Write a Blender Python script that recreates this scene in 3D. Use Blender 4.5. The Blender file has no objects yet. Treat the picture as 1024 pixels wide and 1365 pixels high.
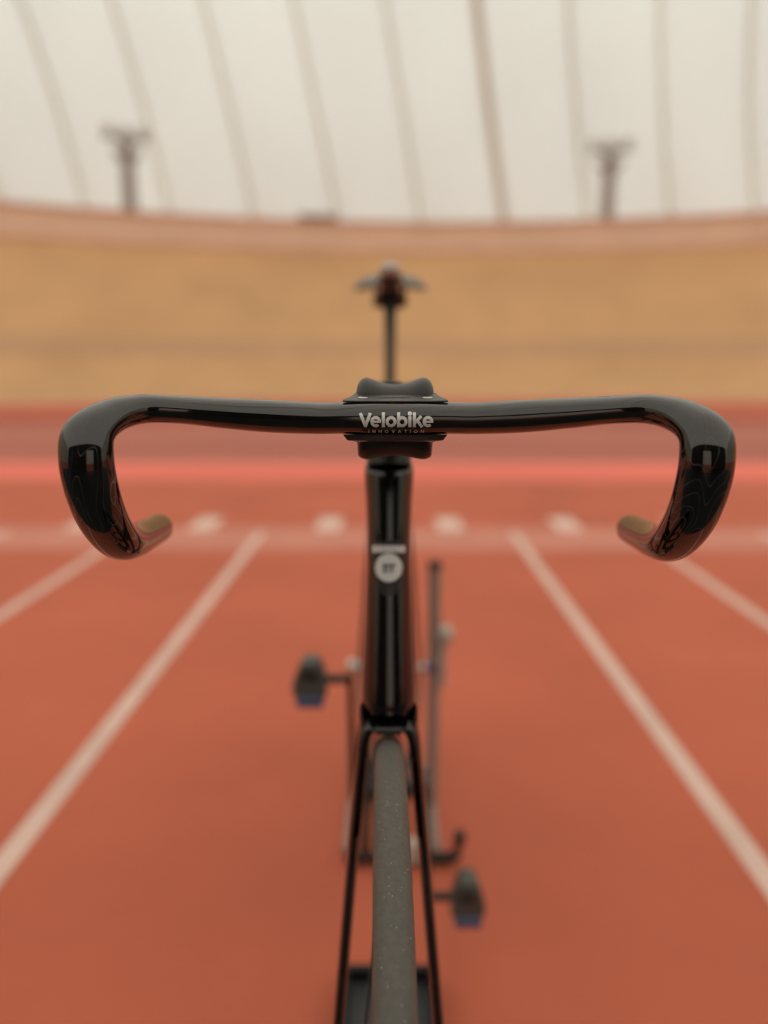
import bpy, bmesh, math, random
from mathutils import Vector, Matrix
from mathutils.bvhtree import BVHTree

random.seed(7)
scene = bpy.context.scene
COL = scene.collection
R = math.radians
PI = math.pi

# ---------------------------------------------------------------- camera
CAM_H = 0.96
cam_d = bpy.data.cameras.new('camera')
cam = bpy.data.objects.new('camera', cam_d)
COL.objects.link(cam)
cam.location = (0, 0, CAM_H)
cam.rotation_euler = (R(90 - 11.0), 0, math.atan(9 / 1000))
cam_d.sensor_fit = 'VERTICAL'
cam_d.sensor_height = 24.0
cam_d.lens = 24.0 * 1000 / 1365
cam_d.clip_start = 0.01
cam_d.clip_end = 400
cam_d.dof.use_dof = True
cam_d.dof.focus_distance = 0.466
cam_d.dof.aperture_fstop = 1.38
scene.camera = cam

# ---------------------------------------------------------------- sky (overcast day outside the air dome)
world = bpy.data.worlds.new('overcast_sky')
scene.world = world
world.use_nodes = True
wn = world.node_tree.nodes
wl = world.node_tree.links
wn.clear()
w_out = wn.new('ShaderNodeOutputWorld')
w_bg = wn.new('ShaderNodeBackground')
w_tc = wn.new('ShaderNodeTexCoord')
w_sep = wn.new('ShaderNodeSeparateXYZ')
w_max = wn.new('ShaderNodeMath'); w_max.operation = 'MAXIMUM'; w_max.inputs[1].default_value = 0.0
w_ma = wn.new('ShaderNodeMath'); w_ma.operation = 'MULTIPLY_ADD'      # overcast law: (1 + 2 sin h) / 3
w_ma.inputs[1].default_value = 2 / 3
w_ma.inputs[2].default_value = 1 / 3
w_mul = wn.new('ShaderNodeMath'); w_mul.operation = 'MULTIPLY'; w_mul.inputs[1].default_value = 2.55
wl.new(w_tc.outputs['Generated'], w_sep.inputs[0])
wl.new(w_sep.outputs['Z'], w_max.inputs[0])
wl.new(w_max.outputs[0], w_ma.inputs[0])
wl.new(w_ma.outputs[0], w_mul.inputs[0])
wl.new(w_mul.outputs[0], w_bg.inputs['Strength'])
w_bg.inputs['Color'].default_value = (1.0, 0.98, 0.945, 1)
wl.new(w_bg.outputs[0], w_out.inputs[0])

vs = scene.view_settings
vs.view_transform = 'Standard'
vs.look = 'None'
vs.exposure = 0.0
vs.gamma = 1.0
vs.use_curve_mapping = False


# ---------------------------------------------------------------- materials
def lin(r, g, b):
    def c(v):
        v /= 255
        return v / 12.92 if v <= 0.04045 else ((v + 0.055) / 1.055) ** 2.4
    return (c(r), c(g), c(b), 1)


def mat(name, col, rough=0.5, metal=0.0, noise=0.0, scale=40.0, bump=0.0, coat=0.0, spec=0.5, detail=4.0, stretch=None):
    m = bpy.data.materials.new(name)
    m.use_nodes = True
    nt = m.node_tree
    b = nt.nodes['Principled BSDF']
    b.inputs['Base Color'].default_value = col
    b.inputs['Roughness'].default_value = rough
    b.inputs['Metallic'].default_value = metal
    b.inputs['Coat Weight'].default_value = coat
    b.inputs['Coat Roughness'].default_value = 0.04
    b.inputs['Specular IOR Level'].default_value = spec
    if noise > 0 or bump > 0:
        tc = nt.nodes.new('ShaderNodeTexCoord')
        nz = nt.nodes.new('ShaderNodeTexNoise')
        nz.inputs['Scale'].default_value = scale
        nz.inputs['Detail'].default_value = detail
        if stretch:
            mp = nt.nodes.new('ShaderNodeMapping')
            mp.inputs['Scale'].default_value = stretch
            nt.links.new(tc.outputs['Object'], mp.inputs[0])
            nt.links.new(mp.outputs[0], nz.inputs['Vector'])
        else:
            nt.links.new(tc.outputs['Object'], nz.inputs['Vector'])
        if noise > 0:
            mr = nt.nodes.new('ShaderNodeMapRange')
            mr.inputs['From Min'].default_value = 0.3
            mr.inputs['From Max'].default_value = 0.7
            mr.inputs['To Min'].default_value = 1 - noise
            mr.inputs['To Max'].default_value = 1 + noise
            mx = nt.nodes.new('ShaderNodeMix')
            mx.data_type = 'RGBA'
            mx.blend_type = 'MULTIPLY'
            mx.inputs[0].default_value = 1.0
            mx.inputs[6].default_value = col
            nt.links.new(nz.outputs['Fac'], mr.inputs['Value'])
            nt.links.new(mr.outputs[0], mx.inputs[7])
            nt.links.new(mx.outputs[2], b.inputs['Base Color'])
        if bump > 0:
            bp = nt.nodes.new('ShaderNodeBump')
            bp.inputs['Strength'].default_value = bump
            bp.inputs['Distance'].default_value = 0.002
            nt.links.new(nz.outputs['Fac'], bp.inputs['Height'])
            nt.links.new(bp.outputs[0], b.inputs['Normal'])
    return m


def membrane_mat(name, col, trans, noise=0.06):
    """thin coated fabric: part reflects, part lets daylight through"""
    m = bpy.data.materials.new(name)
    m.use_nodes = True
    nt = m.node_tree
    nt.nodes.clear()
    out = nt.nodes.new('ShaderNodeOutputMaterial')
    d = nt.nodes.new('ShaderNodeBsdfDiffuse')
    t = nt.nodes.new('ShaderNodeBsdfTranslucent')
    mx = nt.nodes.new('ShaderNodeMixShader')
    mx.inputs[0].default_value = trans
    tc = nt.nodes.new('ShaderNodeTexCoord')
    nz = nt.nodes.new('ShaderNodeTexNoise')
    nz.inputs['Scale'].default_value = 0.16
    nz.inputs['Detail'].default_value = 2
    mr = nt.nodes.new('ShaderNodeMapRange')
    mr.inputs['From Min'].default_value = 0.3
    mr.inputs['From Max'].default_value = 0.7
    mr.inputs['To Min'].default_value = 1 - noise
    mr.inputs['To Max'].default_value = 1.0
    mc = nt.nodes.new('ShaderNodeMix'); mc.data_type = 'RGBA'; mc.blend_type = 'MULTIPLY'
    mc.inputs[0].default_value = 1.0
    mc.inputs[6].default_value = col
    nt.links.new(tc.outputs['Object'], nz.inputs['Vector'])
    nt.links.new(nz.outputs['Fac'], mr.inputs['Value'])
    nt.links.new(mr.outputs[0], mc.inputs[7])
    nt.links.new(mc.outputs[2], d.inputs['Color'])
    nt.links.new(mc.outputs[2], t.inputs['Color'])
    nt.links.new(d.outputs[0], mx.inputs[1])
    nt.links.new(t.outputs[0], mx.inputs[2])
    nt.links.new(mx.outputs[0], out.inputs[0])
    return m


M = {}
M['red'] = mat('red_track_rubber', (0.595, 0.143, 0.078, 1), 0.75, noise=0.10, scale=1.3, bump=0.0, spec=0.3)
M['red_dull'] = mat('dusty_pink_red_paint', (0.50, 0.165, 0.12, 1), 0.7, noise=0.10, scale=1.2, spec=0.3, stretch=(0.3, 1, 1))
M['coral'] = mat('coral_red_paint', (0.93, 0.195, 0.14, 1), 0.6, noise=0.06, scale=0.8, spec=0.3, stretch=(0.3, 1, 1))
M['deep_red'] = mat('deep_red_paint', (0.45, 0.10, 0.07, 1), 0.7, noise=0.08, scale=1.0, spec=0.3)
M['line'] = mat('worn_white_line_paint', (0.80, 0.56, 0.48, 1), 0.7, noise=0.08, scale=6, spec=0.3)
M['pale_line'] = mat('worn_pink_line_paint', (0.68, 0.26, 0.19, 1), 0.7, noise=0.08, scale=3, spec=0.3)
M['mark'] = mat('white_mark_paint', (0.85, 0.62, 0.54, 1), 0.7, noise=0.05, scale=6, spec=0.3)
M['wood'] = mat('varnished_plywood', (0.66, 0.385, 0.185, 1), 0.55, noise=0.08, scale=0.5, spec=0.3)
M['wood_line'] = mat('faded_grey_line_paint', (0.58, 0.345, 0.19, 1), 0.55, noise=0.05, scale=0.5, spec=0.3)
M['rail'] = mat('pink_barrier_boards', (0.84, 0.61, 0.46, 1), 0.6, noise=0.05, scale=0.6, spec=0.3)
M['rail_red'] = mat('red_barrier_rail', (0.70, 0.38, 0.26, 1), 0.6, noise=0.05, scale=0.6)
M['membrane'] = membrane_mat('white_dome_membrane', (0.79, 0.825, 0.765, 1), 0.5)
M['seam'] = membrane_mat('welded_membrane_seam', (0.93, 0.93, 0.88, 1), 0.5)
M['tan_seam'] = membrane_mat('tan_membrane_seam', (0.84, 0.77, 0.70, 1), 0.46)
M['mast'] = mat('grey_galvanised_steel', (0.30, 0.28, 0.25, 1), 0.5, metal=0.0, noise=0.1, scale=3)
M['dark_box'] = mat('dark_equipment_box', (0.22, 0.17, 0.15, 1), 0.6, noise=0.1, scale=4)
M['added_dark'] = mat('added_wall_dark', (0.03, 0.028, 0.026, 1), 0.8, noise=0.1, scale=1)
M['gloss'] = mat('gloss_black_carbon', (0.004, 0.004, 0.004, 1), 0.09, noise=0.2, scale=300, spec=0.8, coat=0.0)
M['satin'] = mat('satin_black_alloy', (0.022, 0.022, 0.021, 1), 0.42, noise=0.1, scale=200)
M['plate'] = mat('dull_black_clamp_plate', (0.034, 0.029, 0.028, 1), 0.38, noise=0.1, scale=200)
M['white'] = mat('white_print', (0.93, 0.92, 0.90, 1), 0.45, noise=0.02, scale=300)
M['grey_print'] = mat('grey_print', (0.80, 0.79, 0.77, 1), 0.45, noise=0.02, scale=300)
M['shield'] = mat('charcoal_badge_foil', (0.035, 0.035, 0.034, 1), 0.35, noise=0.05, scale=300)
M['tyre'] = mat('dusty_black_tyre_rubber', (0.115, 0.108, 0.094, 1), 0.62, noise=0.12, scale=260, bump=0.25)
M['speck'] = mat('pale_dust_speck', (0.55, 0.52, 0.46, 1), 0.8, noise=0.05, scale=300)
M['rimmat'] = mat('black_carbon_rim', (0.010, 0.010, 0.010, 1), 0.25, noise=0.1, scale=200)
M['steel'] = mat('polished_steel', (0.62, 0.60, 0.56, 1), 0.25, metal=1.0, noise=0.05, scale=200)
M['brass'] = mat('dull_brass_chain', (0.115, 0.085, 0.058, 1), 0.5, metal=0.1, noise=0.15, scale=200)
M['blue'] = mat('blue_plastic', (0.09, 0.12, 0.24, 1), 0.4, noise=0.05, scale=200)
M['blue_alloy'] = mat('violet_blue_anodised_alloy', (0.10, 0.07, 0.30, 1), 0.35, metal=0.3, noise=0.05, scale=200)
M['pedal'] = mat('charcoal_pedal_plastic', (0.095, 0.095, 0.082, 1), 0.5, noise=0.1, scale=200)
M['saddle'] = mat('black_saddle_cover', (0.045, 0.047, 0.045, 1), 0.33, noise=0.1, scale=200)
M['nose'] = mat('pale_grey_nose_highlight', (0.62, 0.60, 0.57, 1), 0.35, noise=0.05, scale=200)
M['stand_grey'] = mat('grey_painted_tube', (0.36, 0.31, 0.27, 1), 0.45, noise=0.05, scale=100)
M['stand_white'] = mat('pale_plastic_knob', (0.62, 0.55, 0.48, 1), 0.45, noise=0.03, scale=100)
M['rubber'] = mat('black_rubber', (0.03, 0.028, 0.026, 1), 0.6, noise=0.1, scale=200)
M['tray_black'] = mat('black_moulded_plastic', (0.008, 0.008, 0.009, 1), 0.5, noise=0.1, scale=200)
M['tray_grey'] = mat('worn_grey_tray_mat', (0.042, 0.042, 0.045, 1), 0.55, noise=0.1, scale=60)


def contour_gloss():
    """gloss black with a fine printed contour-line pattern on the outer bends"""
    m = mat('gloss_black_with_contour_print', (0.004, 0.004, 0.004, 1), 0.07, spec=0.9)
    nt = m.node_tree
    b = nt.nodes['Principled BSDF']
    tc = nt.nodes.new('ShaderNodeTexCoord')
    sep = nt.nodes.new('ShaderNodeSeparateXYZ')
    mp = nt.nodes.new('ShaderNodeMapping')
    mp.inputs['Scale'].default_value = (2.0, 1.0, 0.42)
    nz = nt.nodes.new('ShaderNodeTexNoise')
    nz.inputs['Scale'].default_value = 30
    nz.inputs['Detail'].default_value = 0.6
    mul = nt.nodes.new('ShaderNodeMath'); mul.operation = 'MULTIPLY'; mul.inputs[1].default_value = 16
    fr = nt.nodes.new('ShaderNodeMath'); fr.operation = 'FRACT'
    lt = nt.nodes.new('ShaderNodeMath'); lt.operation = 'LESS_THAN'; lt.inputs[1].default_value = 0.026
    ax = nt.nodes.new('ShaderNodeMath'); ax.operation = 'ABSOLUTE'
    gx = nt.nodes.new('ShaderNodeMath'); gx.operation = 'GREATER_THAN'; gx.inputs[1].default_value = 0.15
    gz = nt.nodes.new('ShaderNodeMath'); gz.operation = 'LESS_THAN'; gz.inputs[1].default_value = 0.922
    k1 = nt.nodes.new('ShaderNodeMath'); k1.operation = 'MULTIPLY'
    k2 = nt.nodes.new('ShaderNodeMath'); k2.operation = 'MULTIPLY'
    mix = nt.nodes.new('ShaderNodeMix'); mix.data_type = 'RGBA'
    mix.inputs[6].default_value = (0.004, 0.004, 0.004, 1)
    mix.inputs[7].default_value = (0.13, 0.115, 0.105, 1)
    L = nt.links.new
    L(tc.outputs['Object'], sep.inputs[0])
    L(tc.outputs['Object'], mp.inputs[0])
    L(mp.outputs[0], nz.inputs['Vector'])
    L(nz.outputs['Fac'], mul.inputs[0]); L(mul.outputs[0], fr.inputs[0]); L(fr.outputs[0], lt.inputs[0])
    L(sep.outputs['X'], ax.inputs[0]); L(ax.outputs[0], gx.inputs[0])
    L(sep.outputs['Z'], gz.inputs[0])
    L(lt.outputs[0], k1.inputs[0]); L(gx.outputs[0], k1.inputs[1])
    L(k1.outputs[0], k2.inputs[0]); L(gz.outputs[0], k2.inputs[1])
    L(k2.outputs[0], mix.inputs[0])
    L(mix.outputs[2], b.inputs['Base Color'])
    return m


M['contour'] = contour_gloss()


# ---------------------------------------------------------------- mesh helpers
class MB:
    """collects vertices and faces, then links them as ONE mesh object"""
    def __init__(s):
        s.v, s.f = [], []

    def add(s, vs_, fs_):
        o = len(s.v)
        s.v += [Vector(p) for p in vs_]
        s.f += [tuple(i + o for i in f) for f in fs_]
        return s

    def box(s, c, d, rot=None):
        c = Vector(c)
        pts = []
        for z in (-.5, .5):
            for y in (-.5, .5):
                for x in (-.5, .5):
                    p = Vector((x * d[0], y * d[1], z * d[2]))
                    if rot is not None:
                        p = rot @ p
                    pts.append(c + p)
        return s.add(pts, [(0, 2, 3, 1), (4, 5, 7, 6), (0, 1, 5, 4), (2, 6, 7, 3), (0, 4, 6, 2), (1, 3, 7, 5)])

    def tube(s, pts, rad, n=12, cap=True):
        pts = [Vector(p) for p in pts]
        rad = rad if isinstance(rad, (list, tuple)) else [rad] * len(pts)
        stations = []
        for i, p in enumerate(pts):
            t = (pts[min(i + 1, len(pts) - 1)] - pts[max(i - 1, 0)]).normalized()
            ref = Vector((0, 0, 1)) if abs(t.z) < 0.9 else Vector((0, 1, 0))
            stations.append((p, ref, rad[i], rad[i]))
        return s.sweep(stations, n=n, cap=cap)

    def sweep(s, st, n=24, ex=2.0, cap=True):
        """st: (position, direction of the wide axis, half wide, half thin)"""
        vs_, fs_ = [], []
        m = len(st)
        for i, q in enumerate(st):
            p, w, a, b = q[:4]
            e = q[4] if len(q) > 4 else ex
            t = (Vector(st[min(i + 1, m - 1)][0]) - Vector(st[max(i - 1, 0)][0])).normalized()
            w = Vector(w)
            w = (w - t * w.dot(t)).normalized()
            u = t.cross(w)
            for k in range(n):
                an = 2 * PI * k / n
                c_, s_ = math.cos(an), math.sin(an)
                x = math.copysign(abs(c_) ** (2 / e), c_)
                y = math.copysign(abs(s_) ** (2 / e), s_)
                vs_.append(Vector(p) + w * (a * x) + u * (b * y))
        for i in range(m - 1):
            for k in range(n):
                k2 = (k + 1) % n
                fs_.append((i * n + k, i * n + k2, (i + 1) * n + k2, (i + 1) * n + k))
        if cap:
            fs_.append(tuple(range(n - 1, -1, -1)))
            fs_.append(tuple((m - 1) * n + k for k in range(n)))
        return s.add(vs_, fs_)

    def lathe(s, c, axis, prof, n=24, closed=False):
        """prof: (distance along axis, radius)"""
        axis = Vector(axis).normalized()
        ref = Vector((0, 0, 1)) if abs(axis.z) < 0.9 else Vector((1, 0, 0))
        u = axis.cross(ref).normalized()
        w = axis.cross(u)
        c = Vector(c)
        vs_, fs_ = [], []
        m = len(prof)
        for (h, r) in prof:
            for k in range(n):
                an = 2 * PI * k / n
                vs_.append(c + axis * h + (u * math.cos(an) + w * math.sin(an)) * r)
        rng = m if closed else m - 1
        for i in range(rng):
            j = (i + 1) % m
            for k in range(n):
                k2 = (k + 1) % n
                fs_.append((i * n + k, i * n + k2, j * n + k2, j * n + k))
        if not closed:
            if prof[0][1] > 1e-6:
                fs_.append(tuple(range(n - 1, -1, -1)))
            if prof[-1][1] > 1e-6:
                fs_.append(tuple((m - 1) * n + k for k in range(n)))
        return s.add(vs_, fs_)

    def prism(s, poly, f0, f1):
        """poly: 2D points; f0/f1 map a 2D point to the two end faces"""
        n = len(poly)
        vs_ = [f0(p) for p in poly] + [f1(p) for p in poly]
        fs_ = [tuple(range(n - 1, -1, -1)), tuple(range(n, 2 * n))]
        for k in range(n):
            k2 = (k + 1) % n
            fs_.append((k, k2, n + k2, n + k))
        return s.add(vs_, fs_)

    def xf(s, fn):
        s.v = [fn(p) for p in s.v]
        return s

    def build(s, name, material, parent=None, smooth=True, bevel=0.0, seg=2, angle=40):
        org = Vector((0, 0, 0))
        root = parent
        while root is not None and root.parent is not None:
            root = root.parent
        if root is not None:
            org = root.location
        me = bpy.data.meshes.new(name)
        me.from_pydata([tuple(p - org) for p in s.v], [], s.f)
        me.validate()
        bm = bmesh.new(); bm.from_mesh(me)
        bmesh.ops.recalc_face_normals(bm, faces=bm.faces[:])
        bm.to_mesh(me); bm.free()
        o = bpy.data.objects.new(name, me)
        COL.objects.link(o)
        o.parent = parent
        me.materials.append(M[material] if isinstance(material, str) else material)
        if bevel > 0:
            b = o.modifiers.new('bevel', 'BEVEL')
            b.width = bevel; b.segments = seg; b.limit_method = 'ANGLE'; b.angle_limit = R(30)
        if smooth:
            for p in me.polygons:
                p.use_smooth = True
            me.set_sharp_from_angle(angle=R(angle))
        return o


def tag(o, label=None, cat=None, group=None, kind=None):
    if label: o['label'] = label
    if cat: o['category'] = cat
    if group: o['group'] = group
    if kind: o['kind'] = kind
    return o


def empty(name, loc):
    o = bpy.data.objects.new(name, None)
    COL.objects.link(o)
    o.location = loc
    o.empty_display_size = 0.1
    return o


def catmull(keys, sub):
    """keys: list of flat tuples of numbers, interpolated component by component"""
    out = []
    n = len(keys)
    for i in range(n - 1):
        p0, p1, p2, p3 = keys[max(i - 1, 0)], keys[i], keys[i + 1], keys[min(i + 2, n - 1)]
        for k in range(sub):
            t = k / sub
            out.append(tuple(0.5 * ((2 * b) + (-a + c) * t + (2 * a - 5 * b + 4 * c - d) * t * t + (-a + 3 * b - 3 * c + d) * t ** 3)
                             for a, b, c, d in zip(p0, p1, p2, p3)))
    out.append(tuple(keys[-1]))
    return out


# ---------------------------------------------------------------- floor and its painted lines
floor = MB().box((0, 0, -0.1), (150, 90, 0.2)).build('floor', 'red', smooth=False)
tag(floor, 'red rubber running track floor with white lane lines', 'floor', kind='structure')


def slab(x0, x1, y0, y1, z1, name, material, z0=-0.02):
    return MB().box(((x0 + x1) / 2, (y0 + y1) / 2, (z0 + z1) / 2), (x1 - x0, y1 - y0, z1 - z0)).build(name, material, floor, smooth=False)


LINES = (-3.0, -2.27, -1.531, -0.76, 0.002, 0.72, 1.437, 2.18, 2.92)
for x in LINES:
    slab(x - 0.025, x + 0.025, -6.0, 4.32, 0.0015, 'lane_line', 'line')
slab(-40, 40, 3.88, 4.45, 0.0010, 'start_line', 'pale_line')
for i in range(len(LINES) - 1):
    xm = (LINES[i] + LINES[i + 1]) / 2
    slab(xm - 0.075, xm + 0.075, 4.36, 4.74, 0.0018, 'lane_mark', 'mark')
slab(-45, 45, 6.35, 7.6, 0.0020, 'coral_band', 'coral')
slab(-45, 45, 7.6, 8.6, 0.0012, 'dusty_band', 'red_dull')
slab(-45, 45, 8.6, 9.1, 0.0016, 'dark_stripe', 'deep_red')
slab(-45, 45, 9.1, 12.6, 0.0012, 'dusty_band', 'red_dull')
slab(-45, 45, 12.6, 14.6, 0.0016, 'dark_stripe', 'deep_red')

slab(-6, 6, -4.0, 0.38, 0.006, 'added_dark_mat', 'rubber')  # unseen mat added to darken the floor reflected in the handlebar

# ---------------------------------------------------------------- banked wooden track and barrier
CX, CY = 2.25, -2.35


def ring(prof, a0=-90, a1=90, n=120):
    """prof: closed polygon of (radius, z) turned about the bend's centre, 0 deg = +Y"""
    b = MB()
    m = len(prof)
    vs_, fs_ = [], []
    for i in range(n + 1):
        a = R(a0 + (a1 - a0) * i / n)
        for (r, z) in prof:
            vs_.append((CX + r * math.sin(a), CY + r * math.cos(a), z))
    for i in range(n):
        for k in range(m):
            k2 = (k + 1) % m
            fs_.append((i * m + k, i * m + k2, (i + 1) * m + k2, (i + 1) * m + k))
    fs_.append(tuple(range(m)))
    fs_.append(tuple(n * m + k for k in range(m - 1, -1, -1)))
    return b.add(vs_, fs_)


bank_prof = [(24.3, 0.0), (24.9, 0.12), (26.0, 0.78), (27.6, 2.15), (29.2, 3.62), (30.6, 4.92)]


def bank_z(r):
    for (r0, z0), (r1, z1) in zip(bank_prof, bank_prof[1:]):
        if r0 <= r <= r1:
            return z0 + (z1 - z0) * (r - r0) / (r1 - r0)
    return bank_prof[-1][1]


banking = ring(bank_prof + [(31.0, 4.92), (31.0, -0.05), (24.3, -0.05)]).build('banked_track', 'wood', smooth=True, angle=25)
tag(banking, 'steep tan plywood banking of the velodrome bend', 'track', kind='structure')


def bank_stripe(r0, r1, name, material, lift=0.012):
    rs = [r0] + [r for r, _ in bank_prof if r0 < r < r1] + [r1]
    top = [(r - lift * 0.6, bank_z(r) + lift) for r in rs]
    bot = [(r, bank_z(r) - 0.02) for r in reversed(rs)]
    return ring(top + bot).build(name, material, banking, smooth=True, angle=25)


bank_stripe(26.55, 27.2, 'painted_line', 'wood_line')
bank_stripe(24.32, 24.75, 'painted_line', 'rail_red')

barrier = ring([(30.62, 4.88), (30.62, 5.90), (30.70, 5.90), (30.70, 4.88)]).build('track_barrier', 'rail', smooth=True, angle=25)
tag(barrier, 'pink boarded barrier along the top of the banking', 'barrier', kind='structure')
ring([(30.56, 5.88), (30.56, 6.02), (30.76, 6.02), (30.76, 5.88)]).build('top_rail', 'rail_red', barrier, angle=25)
ring([(30.57, 4.86), (30.57, 5.02), (30.64, 5.02), (30.64, 4.86)]).build('kick_board', 'rail_red', barrier, angle=25)

# ---------------------------------------------------------------- air dome
VW, VH, VN = 35.0, 24.0, 4.0


def vault(n=90):
    pts = []
    for i in range(n + 1):
        t = PI * i / n
        c_, s_ = math.cos(t), math.sin(t)
        y = math.copysign(abs(c_) ** (2 / VN), c_) * VW
        z = abs(s_) ** (2 / VN) * VH
        pts.append((y, z))
    s = [0.0]
    for (a, b) in zip(pts, pts[1:]):
        s.append(s[-1] + math.hypot(a[0] - b[0], a[1] - b[1]))
    # resample evenly so that the curve stays smooth
    out = []
    m = 60
    for k in range(m + 1):
        q = s[-1] * k / m
        j = max(i for i in range(len(s)) if s[i] <= q + 1e-9)
        j = min(j, len(s) - 2)
        u = (q - s[j]) / max(s[j + 1] - s[j], 1e-9)
        out.append((pts[j][0] + (pts[j + 1][0] - pts[j][0]) * u, pts[j][1] + (pts[j + 1][1] - pts[j][1]) * u, q))
    return out


VP_ = vault()
SLANT = 0.19


def dome_pt(xb, k, out_=0.0):
    y, z, q = VP_[k]
    y0, z0, _ = VP_[max(k - 1, 0)]
    y1, z1, _ = VP_[min(k + 1, len(VP_) - 1)]
    ty, tz = y1 - y0, z1 - z0
    l = math.hypot(ty, tz)
    ny, nz = tz / l, -ty / l
    return Vector((xb - SLANT * (q - 6.0), y + ny * out_, z + nz * out_))


ceiling = empty('ceiling', (0, 0, 0))
tag(ceiling, 'white inflated membrane dome with slanting seams', 'ceiling', kind='structure')
PITCH, X0 = 3.66, 1.55
for k in range(-15, 20):
    xa = X0 + PITCH * k
    b = MB()
    vs_, fs_ = [], []
    nx = 8
    for j in range(len(VP_)):
        for i in range(nx + 1):
            u = i / nx
            vs_.append(dome_pt(xa + PITCH * u, j, 0.42 * (1 - (2 * u - 1) ** 2)))
    for j in range(len(VP_) - 1):
        for i in range(nx):
            a = j * (nx + 1) + i
            fs_.append((a, a + 1, a + nx + 2, a + nx + 1))
    b.add(vs_, fs_).build('membrane_panel', 'membrane', ceiling)
    # seam strap lying on the inside of the joint
    tan = (k == 1)
    hw = 0.19 if tan else 0.10
    vs_, fs_ = [], []
    for j in range(len(VP_)):
        for u, o_ in ((-hw, -0.01), (hw, -0.01), (hw, -0.06), (-hw, -0.06)):
            vs_.append(dome_pt(xa + u, j, o_))
    for j in range(len(VP_) - 1):
        for i in range(4):
            a = j * 4
            fs_.append((a + i, a + (i + 1) % 4, a + 4 + (i + 1) % 4, a + 4 + i))
    MB().add(vs_, fs_).build('seam_strap', 'tan_seam' if tan else 'seam', ceiling, smooth=False)

for nm, xx, lb in (('wall_left', -51.5, 'white membrane end wall closing the dome at one end'), ('wall_right', 55.0, 'white membrane end wall closing the dome at the other end')):
    ow = MB().prism([(y, z) for y, z, _ in VP_], lambda p: Vector((xx, p[0], p[1])), lambda p: Vector((xx + 0.05, p[0], p[1]))).build(nm, 'membrane', smooth=False)
    tag(ow, lb, 'wall', kind='structure')

# ---------------------------------------------------------------- floodlight masts behind the barrier
def mast(ang, label):
    a = R(ang)
    r = 31.35
    base = Vector((CX + r * math.sin(a), CY + r * math.cos(a), 0.0))
    t = empty('floodlight_mast', base)
    d = Vector((math.cos(a), -math.sin(a), 0))            # along the barrier
    n_ = Vector((-math.sin(a), -math.cos(a), 0))          # towards the infield
    rot = Matrix((d, n_, Vector((0, 0, 1)))).transposed()
    up = Vector((0, 0, 1))
    MB().tube([base, base + up * 8.4], [0.26, 0.22], 16).build('pole', 'mast', t)
    MB().lathe(base, up, [(0, 0.42), (0.08, 0.42), (0.1, 0.3), (0.3, 0.27)], 20).build('foot_plate', 'mast', t)
    MB().box(base + up * 8.45, (1.5, 0.14, 0.14), rot).build('cross_arm', 'mast', t, smooth=False, bevel=0.02)
    MB().box(base + up * 7.85, (0.8, 0.12, 0.12), rot).build('cross_arm', 'mast', t, smooth=False, bevel=0.02)
    for q, zz in ((-0.55, 8.68), (0.0, 8.68), (0.55, 8.68), (-0.28, 8.00), (0.28, 8.00)):
        hd = MB().box(base + d * q + n_ * 0.12 + up * zz, (0.36, 0.2, 0.24), rot).build('lamp_head', 'mast', t, smooth=False, bevel=0.03)
        MB().box(base + d * q + n_ * 0.225 + up * zz, (0.30, 0.02, 0.18), rot).build('lens', 'steel', hd, smooth=False)
    tag(t, label, 'floodlight', 'floodlight masts behind the barrier')
    return t


mast(-20.8, 'grey floodlight mast behind the barrier, farther from the tan dome seam')
mast(10.1, 'grey floodlight mast behind the barrier, nearer the tan dome seam')
a = R(-9.1)
bx = empty('equipment_box', (CX + 30.66 * math.sin(a), CY + 30.66 * math.cos(a), 6.02))
rotb = Matrix.Rotation(-a, 3, 'Z')
MB().box(Vector(bx.location) + Vector((0, 0, 0.06)), (1.3, 0.34, 0.12), rotb).build('case', 'dark_box', bx, smooth=False, bevel=0.02)
MB().box(Vector(bx.location) + Vector((0, 0, 0.13)), (1.34, 0.38, 0.04), rotb).build('lid', 'dark_box', bx, smooth=False, bevel=0.01)
tag(bx, 'low dark box resting on the barrier top rail', 'box')

# ---------------------------------------------------------------- unseen dark wall added to darken reflections; its opening makes the head tube's light stripe
wbm = MB()
WY, WH = -4.2, 3.7
D0, D1, DH, WX = -0.5, 1.5, 2.7, 6.5
wbm.box(((-WX + D0) / 2, WY, WH / 2), (D0 + WX, 0.3, WH)).box(((D1 + WX) / 2, WY, WH / 2), (WX - D1, 0.3, WH)).box(((D0 + D1) / 2, WY, (DH + WH) / 2), (D1 - D0, 0.3, WH - DH))
wb = wbm.build('added_wall_back', 'added_dark', smooth=False)
tag(wb, 'added dark wall with a wide opening behind the camera, shaping reflections', 'wall', kind='structure')

# ================================================================ the bicycle
BX = -0.0015
TOP = Vector((BX, 0.660, 0.879))          # top of the head tube
AX = Vector((0, -0.2588, -0.9659))        # steering axis, downwards
WR = 0.334
FA = Vector((BX, 0.480, WR))              # front axle
BB = Vector((BX, 1.115, 0.285))
RA = Vector((BX, 1.500, WR))
bike = empty('track_bicycle', (BX, 0.99, 0))
tag(bike, 'glossy black track bicycle with drop handlebar standing on the lanes', 'bicycle')

STEER = Matrix.Rotation(R(1.0), 4, AX * -1)


def S(p):
    """turn with the steering"""
    return TOP + (STEER @ (Vector(p) - TOP))


# ---- frame
fr = MB()
UP = -AX


def ht(s, off=0.0):
    return TOP + AX * s + Vector((0, off, 0))


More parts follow.
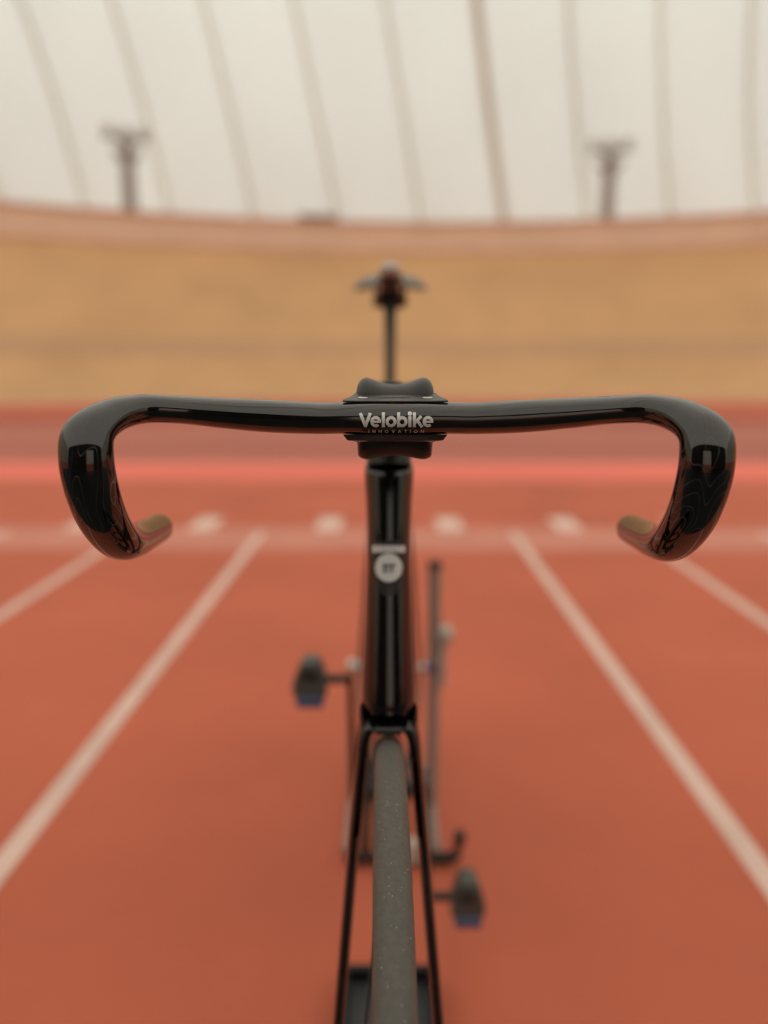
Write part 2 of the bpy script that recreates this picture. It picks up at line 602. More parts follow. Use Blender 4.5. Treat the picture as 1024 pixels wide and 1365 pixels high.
ht_keys = [  # distance down, half width, half depth
    (0.004, 0.0205, 0.024), (0.010, 0.0218, 0.026), (0.020, 0.0216, 0.027), (0.040, 0.0203, 0.027), (0.065, 0.0198, 0.027),
    (0.095, 0.0199, 0.028), (0.125, 0.0208, 0.029), (0.155, 0.0218, 0.030), (0.180, 0.0230, 0.031), (0.198, 0.0238, 0.032),
    (0.217, 0.0236, 0.031), (0.226, 0.0205, 0.029)]
st = []
for (s_, hw, hd) in catmull(ht_keys, 4):
    st.append((ht(s_, hd - 0.024), (1, 0, 0), hw, hd))
head = MB().sweep(st, n=48, ex=2.25)
SEAT_T = Vector((BX, 1.318, 0.815))
fr.v, fr.f = list(head.v), list(head.f)
tt0, tt1 = ht(0.034, 0.03), SEAT_T + Vector((0, 0, -0.02))
fr.sweep([(tt0 + (tt1 - tt0) * (k / 12), (0, 0, 1), 0.024 - 0.006 * k / 12, 0.0165 - 0.003 * k / 12) for k in range(13)], n=24, ex=2.4)
d0, d1 = ht(0.172, 0.035), BB + Vector((0, 0, 0.01))
fr.sweep([(d0 + (d1 - d0) * (k / 12), (0, 0.7, 0.7), 0.032, 0.018 + 0.002 * k / 12) for k in range(13)], n=24, ex=2.4)
fr.sweep([(BB + (SEAT_T - BB) * (k / 12), (0, 1, 0.2), 0.027, 0.0165) for k in range(13)], n=24, ex=2.2)
fr.lathe(BB - Vector((0.034, 0, 0)), (1, 0, 0), [(0, 0.019), (0.002, 0.022), (0.066, 0.022), (0.068, 0.019)], 28)
for sx in (-1, 1):
    cs = catmull([tuple(BB + Vector((sx * 0.022, 0.01, 0))) + (0.014, 0.009), tuple(BB + Vector((sx * 0.036, 0.10, 0.006))) + (0.013, 0.008),
                  tuple(BB + Vector((sx * 0.052, 0.25, 0.03))) + (0.011, 0.007), tuple(RA + Vector((sx * 0.060, 0, 0))) + (0.011, 0.006)], 6)
    fr.sweep([(c[:3], (0, 0, 1), c[3], c[4]) for c in cs], n=16)
    s0 = SEAT_T + Vector((sx * 0.010, 0.012, -0.05))
    ss = catmull([tuple(s0) + (0.010, 0.007), tuple(s0 + Vector((sx * 0.022, 0.045, -0.09))) + (0.010, 0.006),
                  tuple(RA + Vector((sx * 0.054, -0.02, 0.09))) + (0.009, 0.0055), tuple(RA + Vector((sx * 0.060, 0, 0.01))) + (0.009, 0.0055)], 6)
    fr.sweep([(c[:3], (0, 1, 0.3), c[3], c[4]) for c in ss], n=16)
    fr.box(RA + Vector((sx * 0.060, 0.012, 0)), (0.006, 0.055, 0.026))
frame = fr.build('frame', 'gloss', bike, angle=35)

# headset spacer and collar between head tube and stem
hs = MB().lathe(TOP + AX * 0.006, UP, [(0, 0.0195), (0.010, 0.0195), (0.0115, 0.0188), (0.018, 0.0172), (0.0185, 0.0166), (0.028, 0.0162), (0.0285, 0.0155), (0.036, 0.0155)], 40)
hs.build('headset_spacer', 'satin', bike, angle=25)

# ---- decal helper: flat shapes pressed onto a curved surface
def project(parts, bvh, origin, ux, uy, view, lift):
    """parts: list of (2D polygon vertex list, faces); returns MB lying on the surface"""
    b = MB()
    for vs_, fs_ in parts:
        out = []
        for (x, y) in vs_:
            p = Vector(origin) + Vector(ux) * x + Vector(uy) * y
            hit, nrm, idx, dist = bvh.ray_cast(p - Vector(view) * 0.08, Vector(view))
            if hit is None:
                hit = p
            out.append(hit - Vector(view) * lift)
        b.add(out, fs_)
    return b


def stroke(pts, w, closed=False, sub=6):
    """thick polyline as a strip of quads"""
    if not closed and sub > 1:
        q = []
        for a_, b_ in zip(pts, pts[1:]):
            for k in range(sub):
                q.append((a_[0] + (b_[0] - a_[0]) * k / sub, a_[1] + (b_[1] - a_[1]) * k / sub))
        q.append(pts[-1])
        pts = q
    n = len(pts)
    vs_, fs_ = [], []
    for i, p in enumerate(pts):
        if closed:
            a_, b_ = pts[(i - 1) % n], pts[(i + 1) % n]
        else:
            a_, b_ = pts[max(i - 1, 0)], pts[min(i + 1, n - 1)]
        tx, ty = b_[0] - a_[0], b_[1] - a_[1]
        l = math.hypot(tx, ty) or 1
        nx, ny = -ty / l, tx / l
        vs_ += [(p[0] + nx * w / 2, p[1] + ny * w / 2), (p[0], p[1]), (p[0] - nx * w / 2, p[1] - ny * w / 2)]
    for i in range(n if closed else n - 1):
        j = (i + 1) % n
        fs_ += [(3 * i, 3 * j, 3 * j + 1, 3 * i + 1), (3 * i + 1, 3 * j + 1, 3 * j + 2, 3 * i + 2)]
    return vs_, fs_


def arc(cx, cy, rx, ry, a0, a1, n=36):
    return [(cx + rx * math.cos(R(a0 + (a1 - a0) * i / n)), cy + ry * math.sin(R(a0 + (a1 - a0) * i / n))) for i in range(n + 1)]


def disc(cx, cy, rx, ry=None, n=40, rings=5):
    ry = ry or rx
    vs_ = [(cx, cy)]
    fs_ = []
    for j in range(1, rings + 1):
        for i in range(n):
            an = 2 * PI * i / n
            vs_.append((cx + rx * j / rings * math.cos(an), cy + ry * j / rings * math.sin(an)))
    for i in range(n):
        fs_.append((0, 1 + i, 1 + (i + 1) % n))
    for j in range(rings - 1):
        for i in range(n):
            a_ = 1 + j * n + i
            b_ = 1 + j * n + (i + 1) % n
            fs_.append((a_, a_ + n, b_ + n, b_))
    return vs_, fs_


def bold_word(kind):
    """'Velobike' in heavy round sans strokes; units: capital height = 1"""
    W = 0.222
    xh = 0.80
    ry, rx = (xh - W) / 2, 0.375 - W / 2 + 0.01
    P = []

    def ring_(cx): return stroke(arc(cx, xh / 2, rx, ry, 0, 360, 40)[:-1], W, closed=True)

    def e_(cx):
        return [stroke(arc(cx, xh / 2, rx, ry, 0, 312, 40), W, sub=1),
                stroke([(cx - rx + 0.05, xh / 2 - 0.005), (cx + rx + W / 2 - 0.004, xh / 2 - 0.005)], 0.16)]
    # V
    P.append(stroke([(0.13, 1.0), (0.475, 0.10)], W * 1.02))
    P.append(stroke([(0.84, 1.0), (0.495, 0.10)], W * 1.02))
    P.append(([(0.36, 0.10), (0.61, 0.10), (0.58, 0.0), (0.39, 0.0)], [(0, 1, 2, 3)]))
    P += e_(1.215)
    P.append(stroke([(1.755, 0.0), (1.755, 1.06)], W))
    P.append(ring_(2.305))
    P.append(stroke([(2.835, 0.0), (2.835, 1.06)], W))
    P.append(ring_(3.095))
    P.append(stroke([(3.635, 0.0), (3.635, xh)], W))
    P.append(disc(3.635, 0.975, 0.145))
    P.append(stroke([(3.96, 0.0), (3.96, 1.06)], W))
    P.append(stroke([(4.00, 0.33), (4.44, xh)], W * 0.95))
    P.append(stroke([(4.13, 0.52), (4.52, 0.0)], W * 1.0))
    P += e_(4.92)
    return P, 5.31


def thin_word():
    W = 0.17
    P = []
    x = 0.0
    gap = 0.80
    for ch in 'INNOVATION':
        if ch == 'I':
            P.append(stroke([(x + .09, 0), (x + .09, 1)], W)); x += .18
        elif ch == 'N':
            P.append(stroke([(x + .09, 0), (x + .09, 1)], W))
            P.append(stroke([(x + .09, 0.95), (x + .75, 0.05)], W))
            P.append(stroke([(x + .75, 0), (x + .75, 1)], W)); x += .84
        elif ch == 'O':
            P.append(stroke(arc(x + .5, .5, .42, .42, 0, 360, 28)[:-1], W, closed=True)); x += 1.0
        elif ch == 'V':
            P.append(stroke([(x + .06, 1), (x + .42, 0.03)], W)); P.append(stroke([(x + .78, 1), (x + .42, 0.03)], W)); x += .84
        elif ch == 'A':
            P.append(stroke([(x + .06, 0), (x + .42, .97)], W)); P.append(stroke([(x + .78, 0), (x + .42, .97)], W))
            P.append(stroke([(x + .2, .3), (x + .64, .3)], W)); x += .84
        elif ch == 'T':
            P.append(stroke([(x + .0, .92), (x + .76, .92)], W)); P.append(stroke([(x + .38, 0), (x + .38, .9)], W)); x += .76
        x += gap
    return P, x - gap


def place(parts, width, total, cx=0.0, y0=0.0, h=None):
    k = width / total
    ky = h if h else k
    return [([(cx + x * k - width / 2, y0 + y * ky) for (x, y) in v_], f_) for v_, f_ in parts]


# ---- head badge on the head tube
hb = BVHTree.FromPolygons([tuple(p) for p in head.v], head.f)
bo = TOP + AX * 0.096
bu = Vector((1, 0, 0))
bv = UP
view = Vector((0, 0.9659, -0.2588))
bc = Vector((0, 0, 0))


def poly_grid(top, bottom, half_fn, n=14, m=8):
    vs_, fs_ = [], []
    for j in range(n + 1):
        y = top + (bottom - top) * j / n
        h_ = half_fn(j / n)
        for i in range(m + 1):
            vs_.append((h_ * (2 * i / m - 1), y))
    for j in range(n):
        for i in range(m):
            a_ = j * (m + 1) + i
            fs_.append((a_, a_ + 1, a_ + m + 2, a_ + m + 1))
    return vs_, fs_


sh = project([poly_grid(0.0235, -0.0225, lambda t: 0.0138 * (1 - 0.58 * max(0, t - 0.25) ** 1.6 / 0.63))], hb, bo, bu, bv, view, 0.0004)
badge = sh.build('head_badge', 'shield', frame)
badge['label'] = 'charcoal shield badge with white round emblem'
blocks = []
for x0_, x1_ in ((-0.0138, -0.0106), (-0.0101, -0.0072), (-0.0067, -0.0040), (-0.0034, -0.0003), (0.0003, 0.0034), (0.0040, 0.0067), (0.0072, 0.0101), (0.0106, 0.0138)):
    vs_, fs_ = poly_grid(0.0195, 0.0135, lambda t: 1.0, 4, 3)
    blocks.append(([((x0_ + x1_) / 2 + x * (x1_ - x0_) / 2, y) for x, y in vs_], fs_))
project(blocks, hb, bo, bu, bv, view, 0.0008).build('badge_lettering', 'white', frame)
project([disc(0, 0.0008, 0.0116, 0.0120)], hb, bo, bu, bv, view, 0.0008).build('badge_emblem', 'white', frame)
emb = [stroke([(-0.0052, 0.0028), (0.0056, 0.0028)], 0.0014), stroke([(-0.0036, 0.0028), (-0.0036, -0.0035)], 0.0016),
       stroke([(-0.0006, 0.0028), (-0.0006, -0.0030)], 0.0012), stroke([(0.0028, 0.0028), (0.0028, -0.0032)], 0.0014)]
project(emb, hb, bo, bu, bv, view, 0.0011).build('badge_mark', 'shield', frame)

# ---- fork
fk = MB()
CR = TOP + AX * 0.2246                      # middle of the crown bridge
side = []
for q in [  # (x, along axis from CR downwards, forward rake, half fore-aft, half lateral)
        (0.000, 0.000, 0.000, 0.0200, 0.0062), (0.009, 0.000, 0.000, 0.0200, 0.0064), (0.0165, 0.003, 0.000, 0.0200, 0.0075),
        (0.0212, 0.014, 0.000, 0.0190, 0.0062), (0.0236, 0.034, 0.001, 0.0180, 0.0052), (0.0285, 0.090, 0.004, 0.0170, 0.0050),
        (0.0365, 0.190, 0.014, 0.0140, 0.0048), (0.0435, 0.275, 0.026, 0.0115, 0.0046), (0.0480, 0.3215, 0.0345, 0.0100, 0.0045)]:
    side.append(q)
full = [(-q[0], q[1], q[2], q[3], q[4]) for q in reversed(side[1:])] + side
FWD = Vector((0, -0.9659, 0.2588))
st = []
for (x, al, rk, a_, b_) in catmull(full, 6):
    p = CR + AX * al + FWD * rk + Vector((x, 0, 0))
    k_ = min(1.0, max(0.0, (abs(x) - 0.014) / 0.010))
    st.append((p, FWD * k_ + Vector((0, -0.97, -0.22)) * (1 - k_), a_, b_))
fk.sweep(st, n=24, ex=2.3)
# shoulders that rise on both sides of the head tube's lower end
for sx in (-1, 1):
    fk.sweep([(CR + Vector((sx * x, 0, 0)) + UP * q, (1, 0, 0), a_, b_) for x, q, a_, b_ in
              ((0.0205, -0.012, 0.0045, 0.016), (0.0222, 0.002, 0.0040, 0.016), (0.0236, 0.009, 0.0024, 0.012), (0.0240, 0.013, 0.0010, 0.006))], n=16)
    fk.box(FA + Vector((sx * 0.048, 0.004, -0.004)), (0.005, 0.024, 0.030))
fork = fk.xf(S).build('fork', 'gloss', bike, angle=35)
MB().lathe(CR + Vector((0.0205, -0.014, -0.012)), Vector((0.5, -0.8, 0.2)), [(0, 0.0036), (0.004, 0.0036), (0.0052, 0.0024), (0.0052, 0.0)], 16).xf(S).build('bolt', 'steel', fork)

# ---- wheels
def wheel(c, xf, name_rim, w_half):
    rim = MB().lathe(c, (1, 0, 0), [(-0.0095, 0.3085), (-0.0110, 0.300), (-0.0105, 0.270), (-0.0060, 0.248), (0.0, 0.243), (0.0060, 0.248), (0.0105, 0.270), (0.0110, 0.300), (0.0095, 0.3085), (0.0, 0.305)], 96, closed=True)
    r = rim.xf(xf).build(name_rim, 'rimmat', bike)
    prof = []
    rr = w_half
    cr = WR - rr
    for k in range(16):
        an = 2 * PI * k / 16
        y = math.sin(an)
        prof.append((math.cos(an) * rr, cr + y * rr))
    MB().lathe(c, (1, 0, 0), prof, 160, closed=True).xf(xf).build('tyre', 'tyre', r)
    MB().lathe(c - Vector((0.047, 0, 0)), (1, 0, 0), [(0, 0.006), (0.006, 0.006), (0.006, 0.012), (0.014, 0.012), (0.016, 0.024), (0.020, 0.024), (0.022, 0.014), (0.072, 0.014), (0.074, 0.024), (0.078, 0.024), (0.080, 0.012), (0.088, 0.012), (0.088, 0.006), (0.094, 0.006)], 28).xf(xf).build('hub', 'rimmat', r, angle=25)
    n = 20
    for k in range(n):
        an = 2 * PI * k / n
        an2 = an + (0.55 if (k // 2) % 2 else -0.55)
        sx = 1 if k % 2 else -1
        p0 = c + Vector((sx * 0.029, math.cos(an2) * 0.022, math.sin(an2) * 0.022))
        p1 = c + Vector((sx * 0.002, math.cos(an) * 0.247, math.sin(an) * 0.247))
        MB().tube([p0, p1], 0.0010, 6).xf(xf).build('spoke', 'rimmat', r)
    return r


fw = wheel(FA, S, 'wheel', 0.0122)
# dust specks caught on the tread
rng = random.Random(3)
sp = MB()
for k in range(220):
    an = R(rng.uniform(55, 185))
    th = R(rng.gauss(90, 26))
    cr = WR - 0.0122
    rr = 0.0123
    rad = cr + math.sin(th) * rr
    p = FA + Vector((math.cos(th) * rr, math.cos(an) * rad, math.sin(an) * rad))
    s_ = rng.choice((0.00012, 0.00015, 0.00018, 0.00026))
    sp.box(p, (s_ * 2, s_ * 2, s_ * 2), Matrix.Rotation(rng.uniform(0, 3), 3, 'X'))
o = sp.xf(S).build('dust_specks', 'speck', fw, smooth=False)
o['kind'] = 'stuff'
rw = wheel(RA, lambda p: p, 'wheel', 0.0122)
for sx in (-1, 1):
    MB().lathe(FA + Vector((sx * 0.051, 0, 0)), (sx, 0, 0), [(0, 0.0075), (0.007, 0.0075), (0.008, 0.005), (0.012, 0.005)], 6).xf(S).build('axle_nut', 'steel', fork, smooth=False)
    MB().lathe(RA + Vector((sx * 0.0635, 0, 0)), (sx, 0, 0), [(0, 0.010), (0.008, 0.010), (0.009, 0.006), (0.015, 0.006)], 6).build('axle_nut', 'steel', rw, smooth=False)
MB().lathe(RA + Vector((-0.048, 0, 0)), (1, 0, 0), [(0, 0.030), (0.003, 0.030), (0.003, 0.014), (0.012, 0.014)], 30).build('sprocket', 'steel', rw, angle=25)

# ---- cranks, chainring, chain, pedals
cl = -0.037
ring_mb = MB()
NT = 52
pts = []
for k in range(NT * 4):
    an = 2 * PI * k / (NT * 4)
    rr = 0.104 + (0.0045 if k % 4 in (1, 2) else 0.0)
    pts.append((math.cos(an) * rr, math.sin(an) * rr))
n = len(pts)
vs_ = []
for xx in (-0.0016, 0.0016):
    vs_ += [BB + Vector((cl + xx, p[0], p[1])) for p in pts]
    vs_ += [BB + Vector((cl + xx, p[0] * 0.80, p[1] * 0.80)) for p in pts]
fs_ = []
for k in range(n):
    k2 = (k + 1) % n
    fs_ += [(k, k2, n + k2, n + k), (2 * n + k, 3 * n + k, 3 * n + k2, 2 * n + k2), (k, 2 * n + k, 2 * n + k2, k2), (n + k, n + k2, 3 * n + k2, 3 * n + k)]
ring_mb.add(vs_, fs_)
for k in range(5):
    an = 2 * PI * k / 5 + 0.3
    p = BB + Vector((cl, math.cos(an) * 0.05, math.sin(an) * 0.05))
    ring_mb.box(p, (0.008, 0.078, 0.016), Matrix.Rotation(an, 3, 'X'))
crank = MB().lathe(BB - Vector((0.060, 0, 0)), (1, 0, 0), [(0, 0.012), (0.002, 0.014), (0.118, 0.014), (0.120, 0.012)], 24).build('axle', 'satin', bike)
ring_mb.build('chainring', 'brass', crank, smooth=False)
ca = Vector((0, 0.030, 0.176))
for sx, d_ in ((-1, ca), (1, -ca)):
    x0_ = sx * 0.058
    p0, p1 = BB + Vector((x0_, 0, 0)) - d_ * 0.06, BB + Vector((x0_ + sx * 0.006, 0, 0)) + d_ * 1.04
    MB().sweep([(p0 + (p1 - p0) * (k / 10), (0, 1, 0), 0.0165 - 0.005 * k / 10, 0.0065 - 0.001 * k / 10) for k in range(11)], n=20, ex=2.6).build('crank_arm', 'gloss', crank)
# chain: two straight runs and two wrapped ends
cpts = []
r1, r2 = 0.108, 0.033
yc, zc = BB.y, BB.z
for k in range(25):
    an = R(90 + 180 * k / 24)
    cpts.append((BX + cl, yc + math.cos(an) * r1, zc + math.sin(an) * r1))
for k in range(13):
    an = R(-90 + 180 * k / 12)
    cpts.append((BX + cl, RA.y + math.cos(an) * r2, RA.z + math.sin(an) * r2))
cpts.append(cpts[0])
link_pts = []
for a_, b_ in zip(cpts, cpts[1:]):
    a_, b_ = Vector(a_), Vector(b_)
    L_ = (b_ - a_).length
    m_ = max(1, round(L_ / 0.0127))
    for k in range(m_):
        link_pts.append((a_ + (b_ - a_) * ((k + 0.5) / m_), (b_ - a_).normalized()))
ch = MB()
for i, (p, t) in enumerate(link_pts):
    rot = Matrix.Rotation(math.atan2(t.z, t.y), 3, 'X')
    wd = 0.0125 if i % 2 else 0.0090
    for sx in (-1, 1):
        ch.box(p + Vector((sx * wd / 2, 0, 0)), (0.0018, 0.0145, 0.0095), rot)
    ch.box(p, (0.004, 0.006, 0.006), rot)
o = ch.build('chain', 'brass', bike, smooth=False)
o['kind'] = 'stuff'


def pedal(sx, d_):
    c = BB + d_ + Vector((sx * 0.128, 0, 0))
    inner = BB + d_ + Vector((sx * 0.066, 0, 0))
    prof = [(-0.027, -0.026), (-0.029, -0.006), (-0.024, 0.010), (-0.017, 0.027), (-0.012, 0.033), (0.012, 0.033), (0.017, 0.027), (0.024, 0.010), (0.029, -0.006), (0.027, -0.026)]
    b = MB().prism(prof, lambda p: c + Vector((p[0], -0.017 + 0.12 * p[1], p[1])), lambda p: c + Vector((p[0] * 0.92, 0.021 + 0.25 * p[1], p[1])))
    body = b.build('pedal', 'pedal', bike, smooth=False, bevel=0.004)
    MB().tube([inner, c + Vector((-sx * 0.02, 0, 0))], 0.0075, 14).build('spindle', 'satin', body)
    MB().box(c + Vector((0, -0.006, -0.032)), (0.044, 0.038, 0.017)).build('tension_cap', 'blue', body, smooth=False, bevel=0.003)
    MB().box(c + Vector((0, -0.022, 0.016)), (0.026, 0.006, 0.018)).build('cleat_plate', 'satin', body, smooth=False, bevel=0.002)


pedal(-1, ca)
pedal(1, -ca)

# ---- seatpost and saddle
SD = Vector((0, 0.268, 0.9634))
post_top = SEAT_T + SD * 0.280
MB().sweep([(SEAT_T + SD * q, (0, 1, -0.27), a_, b_, 2.2) for q, a_, b_ in ((-0.03, 0.018, 0.0095), (0.06, 0.018, 0.0095), (0.18, 0.017, 0.0092), (0.240, 0.016, 0.011), (0.276, 0.015, 0.0150))], n=24).build('seatpost', 'satin', bike)
sad_y0, sad_y1 = 1.235, 1.500
SZ = 1.108
sk = [  # t, half width, crown height, droop
    (0.0, 0.010, -0.002, 0.012), (0.03, 0.0165, 0.006, 0.016), (0.12, 0.0195, 0.009, 0.018), (0.35, 0.024, 0.009, 0.019), (0.55, 0.038, 0.009, 0.018),
    (0.72, 0.060, 0.013, 0.019), (0.86, 0.071, 0.017, 0.022), (0.95, 0.067, 0.017, 0.022), (1.0, 0.050, 0.012, 0.016)]
vs_, fs_ = [], []
secs = catmull(sk, 4)
ns = 24
for (t, hw, cz, dr) in secs:
    y = sad_y0 + (sad_y1 - sad_y0) * t
    for k in range(ns):
        an = 2 * PI * k / ns
        cx_, sn = math.cos(an), math.sin(an)
        x = hw * math.copysign(abs(cx_) ** 0.8, cx_)
        edge = 0.25 * (x / hw) ** 2 + 0.75 * (x / hw) ** 4
        z = SZ + cz - dr * edge * (1.0 if sn >= 0 else 0.8)
        if sn < 0:
            z -= 0.006 * abs(sn) + 0.003
        else:
            z += 0.004 * sn
        vs_.append(Vector((BX + x, y, z)))
for i in range(len(secs) - 1):
    for k in range(ns):
        k2 = (k + 1) % ns
        fs_.append((i * ns + k, i * ns + k2, (i + 1) * ns + k2, (i + 1) * ns + k))
fs_.append(tuple(range(ns)))
fs_.append(tuple((len(secs) - 1) * ns + k for k in range(ns)))
saddle = MB().add(vs_, fs_).build('saddle', 'saddle', bike, angle=70)
for sx in (-1, 1):
    rl = catmull([(BX + sx * 0.006, 1.262, SZ - 0.010), (BX + sx * 0.014, 1.290, SZ - 0.024), (BX + sx * 0.022, 1.340, SZ - 0.028), (BX + sx * 0.022, 1.420, SZ - 0.028), (BX + sx * 0.030, 1.465, SZ + 0.004)], 6)
    MB().tube(rl, 0.0038, 10).build('rail', 'satin', saddle)
cl_ = MB().box((BX, post_top.y, SZ - 0.026), (0.050, 0.040, 0.020))
cl_.lathe((BX - 0.030, post_top.y, SZ - 0.032), (1, 0, 0), [(0, 0.010), (0.002, 0.013), (0.058, 0.013), (0.060, 0.010)], 20)
cl_.build('seat_clamp', 'satin', saddle, bevel=0.004, angle=30)
MB().box((BX, 1.345, SZ - 0.008), (0.018, 0.10, 0.020)).build('saddle_spine', 'satin', saddle, bevel=0.004, smooth=False)

nose = MB().lathe(Vector((BX, sad_y0 + 0.000, SZ + 0.002)), (0, -1, 0.12), [(-0.02, 0.0178), (0.0, 0.0172), (0.008, 0.0150), (0.013, 0.0105), (0.0155, 0.0)], 24)  # pale bulb colours in the highlight on the glossy saddle nose
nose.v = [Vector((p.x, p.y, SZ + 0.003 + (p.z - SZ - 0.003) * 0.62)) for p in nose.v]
nose.build('nose_highlight', 'nose', saddle, angle=70)

# ---- handlebar
HB = Vector((0.0028, 0.4810, 0.9277))
half = [  # x, y, z, wide axis x, wide axis y, half wide, half thin
    (0.000, 0.000, 0.0000, 0.00, 1.0, 0.0185, 0.0108),
    (0.018, 0.000, 0.0000, 0.00, 1.0, 0.0185, 0.0108),
    (0.034, 0.000, 0.0000, 0.00, 1.0, 0.0182, 0.0102),
    (0.050, 0.000, -0.0002, 0.00, 1.0, 0.0178, 0.0101),
    (0.080, 0.000, 0.0010, 0.00, 1.0, 0.0172, 0.0104),
    (0.110, -0.0005, 0.0030, 0.03, 1.0, 0.0165, 0.0097),
    (0.138, -0.0030, 0.0053, 0.12, 1.0, 0.0160, 0.0088),
    (0.1590, -0.0105, 0.0060, 0.45, 0.9, 0.0158, 0.0092),
    (0.1725, -0.0270, 0.0024, 0.85, 0.5, 0.0158, 0.0100),
    (0.1790, -0.0440, -0.0060, 1.00, 0.15, 0.0158, 0.0104),
    (0.1792, -0.0500, -0.0210, 1.00, 0.02, 0.0157, 0.0112),
    (0.1785, -0.0460, -0.0410, 1.00, 0.0, 0.0155, 0.0122),
    (0.1780, -0.0330, -0.0610, 1.00, 0.0, 0.0148, 0.0127),
    (0.1780, -0.0110, -0.0775, 1.00, 0.05, 0.0135, 0.0126),
    (0.1805, 0.0200, -0.0858, 1.00, 0.10, 0.0122, 0.0120),
    (0.1845, 0.0600, -0.0905, 1.00, 0.10, 0.0116, 0.0116),
    (0.1885, 0.1020, -0.0945, 1.00, 0.10, 0.0114, 0.0114),
    (0.1888, 0.1050, -0.0949, 1.00, 0.10, 0.0102, 0.0102)]
hk = [(-q[0], q[1], q[2], -q[3], q[4], q[5], q[6]) for q in reversed(half[1:])] + half
st = []
for q in catmull(hk, 8):
    st.append((HB + Vector(q[:3]), (q[3], q[4], 0), q[5], q[6]))
bar_mb = MB().sweep(st, n=48, ex=2.15)
bar = bar_mb.build('handlebar', 'contour', bike, angle=50)
bar['label'] = 'gloss black carbon drop handlebar with fine contour-line print and white lettering'
bvh_bar = BVHTree.FromPolygons([tuple(p) for p in bar_mb.v], bar_mb.f)
vdir = Vector((0, 1, 0))
words, tot = bold_word(0)
project(place(words, 0.0460, tot, 0.0, -0.0046), bvh_bar, HB + Vector((0.0004, -0.03, 0)), (1, 0, 0), (0, 0, 1), vdir, 0.00022).build('lettering', 'white', bar, smooth=False)
words, tot = thin_word()
project(place(words, 0.0345, tot, 0.0, -0.0085, 0.0021), bvh_bar, HB + Vector((0.0006, -0.03, 0)), (1, 0, 0), (0, 0, 1), vdir, 0.00022).build('lettering', 'grey_print', bar, smooth=False)

# ---- stem with its dog-bone section and clamp plates
prof = catmull([(-0.0262, 0.0130), (-0.0245, 0.0215), (-0.0205, 0.0250), (-0.0155, 0.0242), (-0.0080, 0.0215), (0.0, 0.0208), (0.0080, 0.0215), (0.0155, 0.0242), (0.0205, 0.0250), (0.0245, 0.0215), (0.0262, 0.0130)], 5)
low = [(x * 0.99, -0.0275 - (z - 0.0208) * 0.55 if z > 0.0195 else -z * 1.15) for x, z in reversed(prof)]
poly = list(prof) + low
sm = MB()
rings_ = []
n = len(poly)
secs = [(0.4905, 0.86, 0.58), (0.4935, 0.94, 0.76), (0.4980, 0.98, 0.89), (0.504, 1.0, 0.97), (0.511, 1.0, 1.0), (0.535, 1.0, 0.98), (0.60, 0.86, 0.86), (0.645, 0.78, 0.80), (0.668, 0.72, 0.78), (0.682, 0.5, 0.7)]
vs_, fs_ = [], []
for (y, kx, kz) in secs:
    for (x, z) in poly:
        vs_.append(Vector((HB.x + x * kx, y, HB.z - 0.0004 + z * kz)))
for i in range(len(secs) - 1):
    for k in range(n):
        k2 = (k + 1) % n
        fs_.append((i * n + k, i * n + k2, (i + 1) * n + k2, (i + 1) * n + k))
fs_.append(tuple(range(n - 1, -1, -1)))
fs_.append(tuple((len(secs) - 1) * n + k for k in range(n)))
sm.add(vs_, fs_)
stem = sm.build('stem', 'satin', bike, angle=40)
def tilt(y):
    return 0.16 * (y + 0.0085)


for zz, sgn in ((0.0100, 1), (-0.0098, -1)):
    pl = [(-0.0330, -0.0075), (-0.0215, -0.0085), (0.0215, -0.0085), (0.0330, -0.0075), (0.0330, -0.0045), (0.0285, 0.006), (0.0262, 0.018), (-0.0262, 0.018), (-0.0285, 0.006), (-0.0330, -0.0045)]
    t_ = 0.0011 if sgn > 0 else 0.0036
    p_ = MB().prism(pl, lambda p: HB + Vector((p[0], p[1], zz + sgn * tilt(p[1]))), lambda p: HB + Vector((p[0] * (1.0 if sgn > 0 else 0.92), p[1], zz + sgn * (t_ + tilt(p[1]))))).build('clamp_plate', 'plate', stem, smooth=False, bevel=0.0004)
    for sx in (-1, 1):
        MB().lathe(HB + Vector((sx * 0.0205, 0.0010, zz + sgn * (t_ - 0.0004 + tilt(0.0010)))), (0, -0.16, sgn), [(0, 0.0032), (0.0007, 0.0032), (0.0009, 0.0026), (0.0009, 0.0)], 20).build('bolt', 'steel', stem)
    if sgn > 0:
        for i, xx in enumerate((-0.0085, -0.0035, 0.0015, 0.0065)):
            pts_ = [(xx - 0.0022 + 0.0048 * k / 8, -0.0010 + 0.0014 * math.sin(k / 8 * 2 * PI) + 0.0042 * k / 8) for k in range(9)]
            vs2, fs2 = stroke(pts_, 0.0017, sub=1)
            MB().add([HB + Vector((x, y, zz + t_ + 0.0002 + tilt(y))) for x, y in vs2], fs2).build('groove', 'tray_black', stem, smooth=False)
MB().lathe(Vector((BX + 0.0004, 0.648, 0.899)), UP, [(0, 0.0162), (0.045, 0.0162), (0.047, 0.014), (0.048, 0.0)], 28).build('steerer_cap', 'satin', stem)

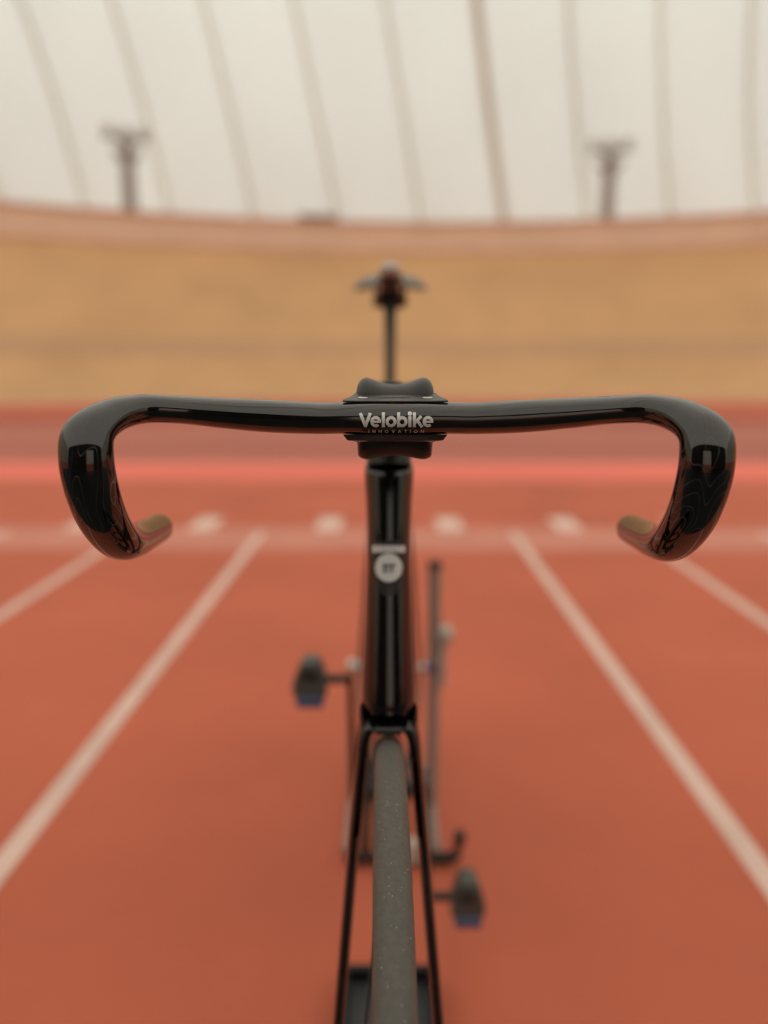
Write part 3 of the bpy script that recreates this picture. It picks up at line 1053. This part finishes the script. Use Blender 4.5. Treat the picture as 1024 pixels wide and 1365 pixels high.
# ================================================================ rear stand
sd = empty('bicycle_stand', (0.01, 1.5, 0))
tag(sd, 'grey tube rear hub stand with pale knob behind the bicycle', 'bike stand')
MB().tube([(0.0915, 1.5, 0.012), (0.0915, 1.5, 0.556)], 0.0135, 18).build('upright', 'stand_grey', sd, angle=40)
MB().lathe((0.0915, 1.5, 0.552), (0, 0, 1), [(0, 0.015), (0.010, 0.015), (0.014, 0.010), (0.014, 0)], 18).build('end_cap', 'rubber', sd)
MB().tube([(-0.0845, 1.5, 0.012), (-0.0845, 1.5, 0.345)], 0.008, 14).build('upright', 'stand_grey', sd)
for sx, xx in ((1, 0.0915), (-1, -0.0845)):
    MB().tube([(xx, 1.64, 0.014), (xx, 1.33, 0.014)], 0.009, 14).build('base_rail', 'stand_grey', sd)
MB().tube([(-0.086, 1.315, 0.014), (0.118, 1.315, 0.014), (0.130, 1.318, 0.020), (0.136, 1.325, 0.040), (0.137, 1.328, 0.062)], 0.012, 14).build('base_rail', 'rubber', sd)
MB().tube([(-0.086, 1.64, 0.014), (0.095, 1.64, 0.014)], 0.009, 14).build('base_rail', 'stand_grey', sd)
MB().box((0.036, 1.315, 0.030), (0.040, 0.030, 0.042)).build('clamp_block', 'stand_white', sd, smooth=False, bevel=0.005)
MB().lathe((0.0765, 1.5, WR), (1, 0, 0), [(0, 0.012), (0.002, 0.016), (0.018, 0.016), (0.020, 0.012)], 22).build('hub_cup', 'blue_alloy', sd)
MB().lathe((-0.0915, 1.5, WR), (1, 0, 0), [(0, 0.012), (0.002, 0.016), (0.016, 0.016), (0.018, 0.012)], 22).build('hub_cup', 'steel', sd)
kn = MB().lathe((0.099, 1.5, 0.405), (1, 0, 0), [(0, 0.010), (0.004, 0.016), (0.010, 0.021), (0.024, 0.022), (0.030, 0.018), (0.032, 0)], 24).build('knob', 'stand_white', sd)
MB().box((0.112, 1.5, 0.345), (0.012, 0.022, 0.11)).build('lever', 'stand_white', sd, smooth=False, bevel=0.004)

# ================================================================ low tray on the floor under the bicycle
tr = empty('plastic_tray', (-0.001, 0.90, 0))
tag(tr, 'low black plastic tray on the floor under the bicycle', 'tray')
tx, ty0, ty1 = 0.069, 0.70, 1.015
MB().box((-0.001, (ty0 + ty1) / 2, 0.008), (2 * tx, ty1 - ty0, 0.016)).build('tray_base', 'tray_grey', tr, smooth=False, bevel=0.003)
for (c, d) in (((-0.001, ty1, 0.020), (2 * tx + 0.012, 0.012, 0.040)), ((-0.001, ty0, 0.020), (2 * tx + 0.012, 0.012, 0.040)),
               ((-0.001 - tx, (ty0 + ty1) / 2, 0.020), (0.012, ty1 - ty0 - 0.012, 0.040)), ((-0.001 + tx, (ty0 + ty1) / 2, 0.020), (0.012, ty1 - ty0 - 0.012, 0.040))):
    MB().box(c, d).build('tray_rim', 'tray_black', tr, smooth=False, bevel=0.003)
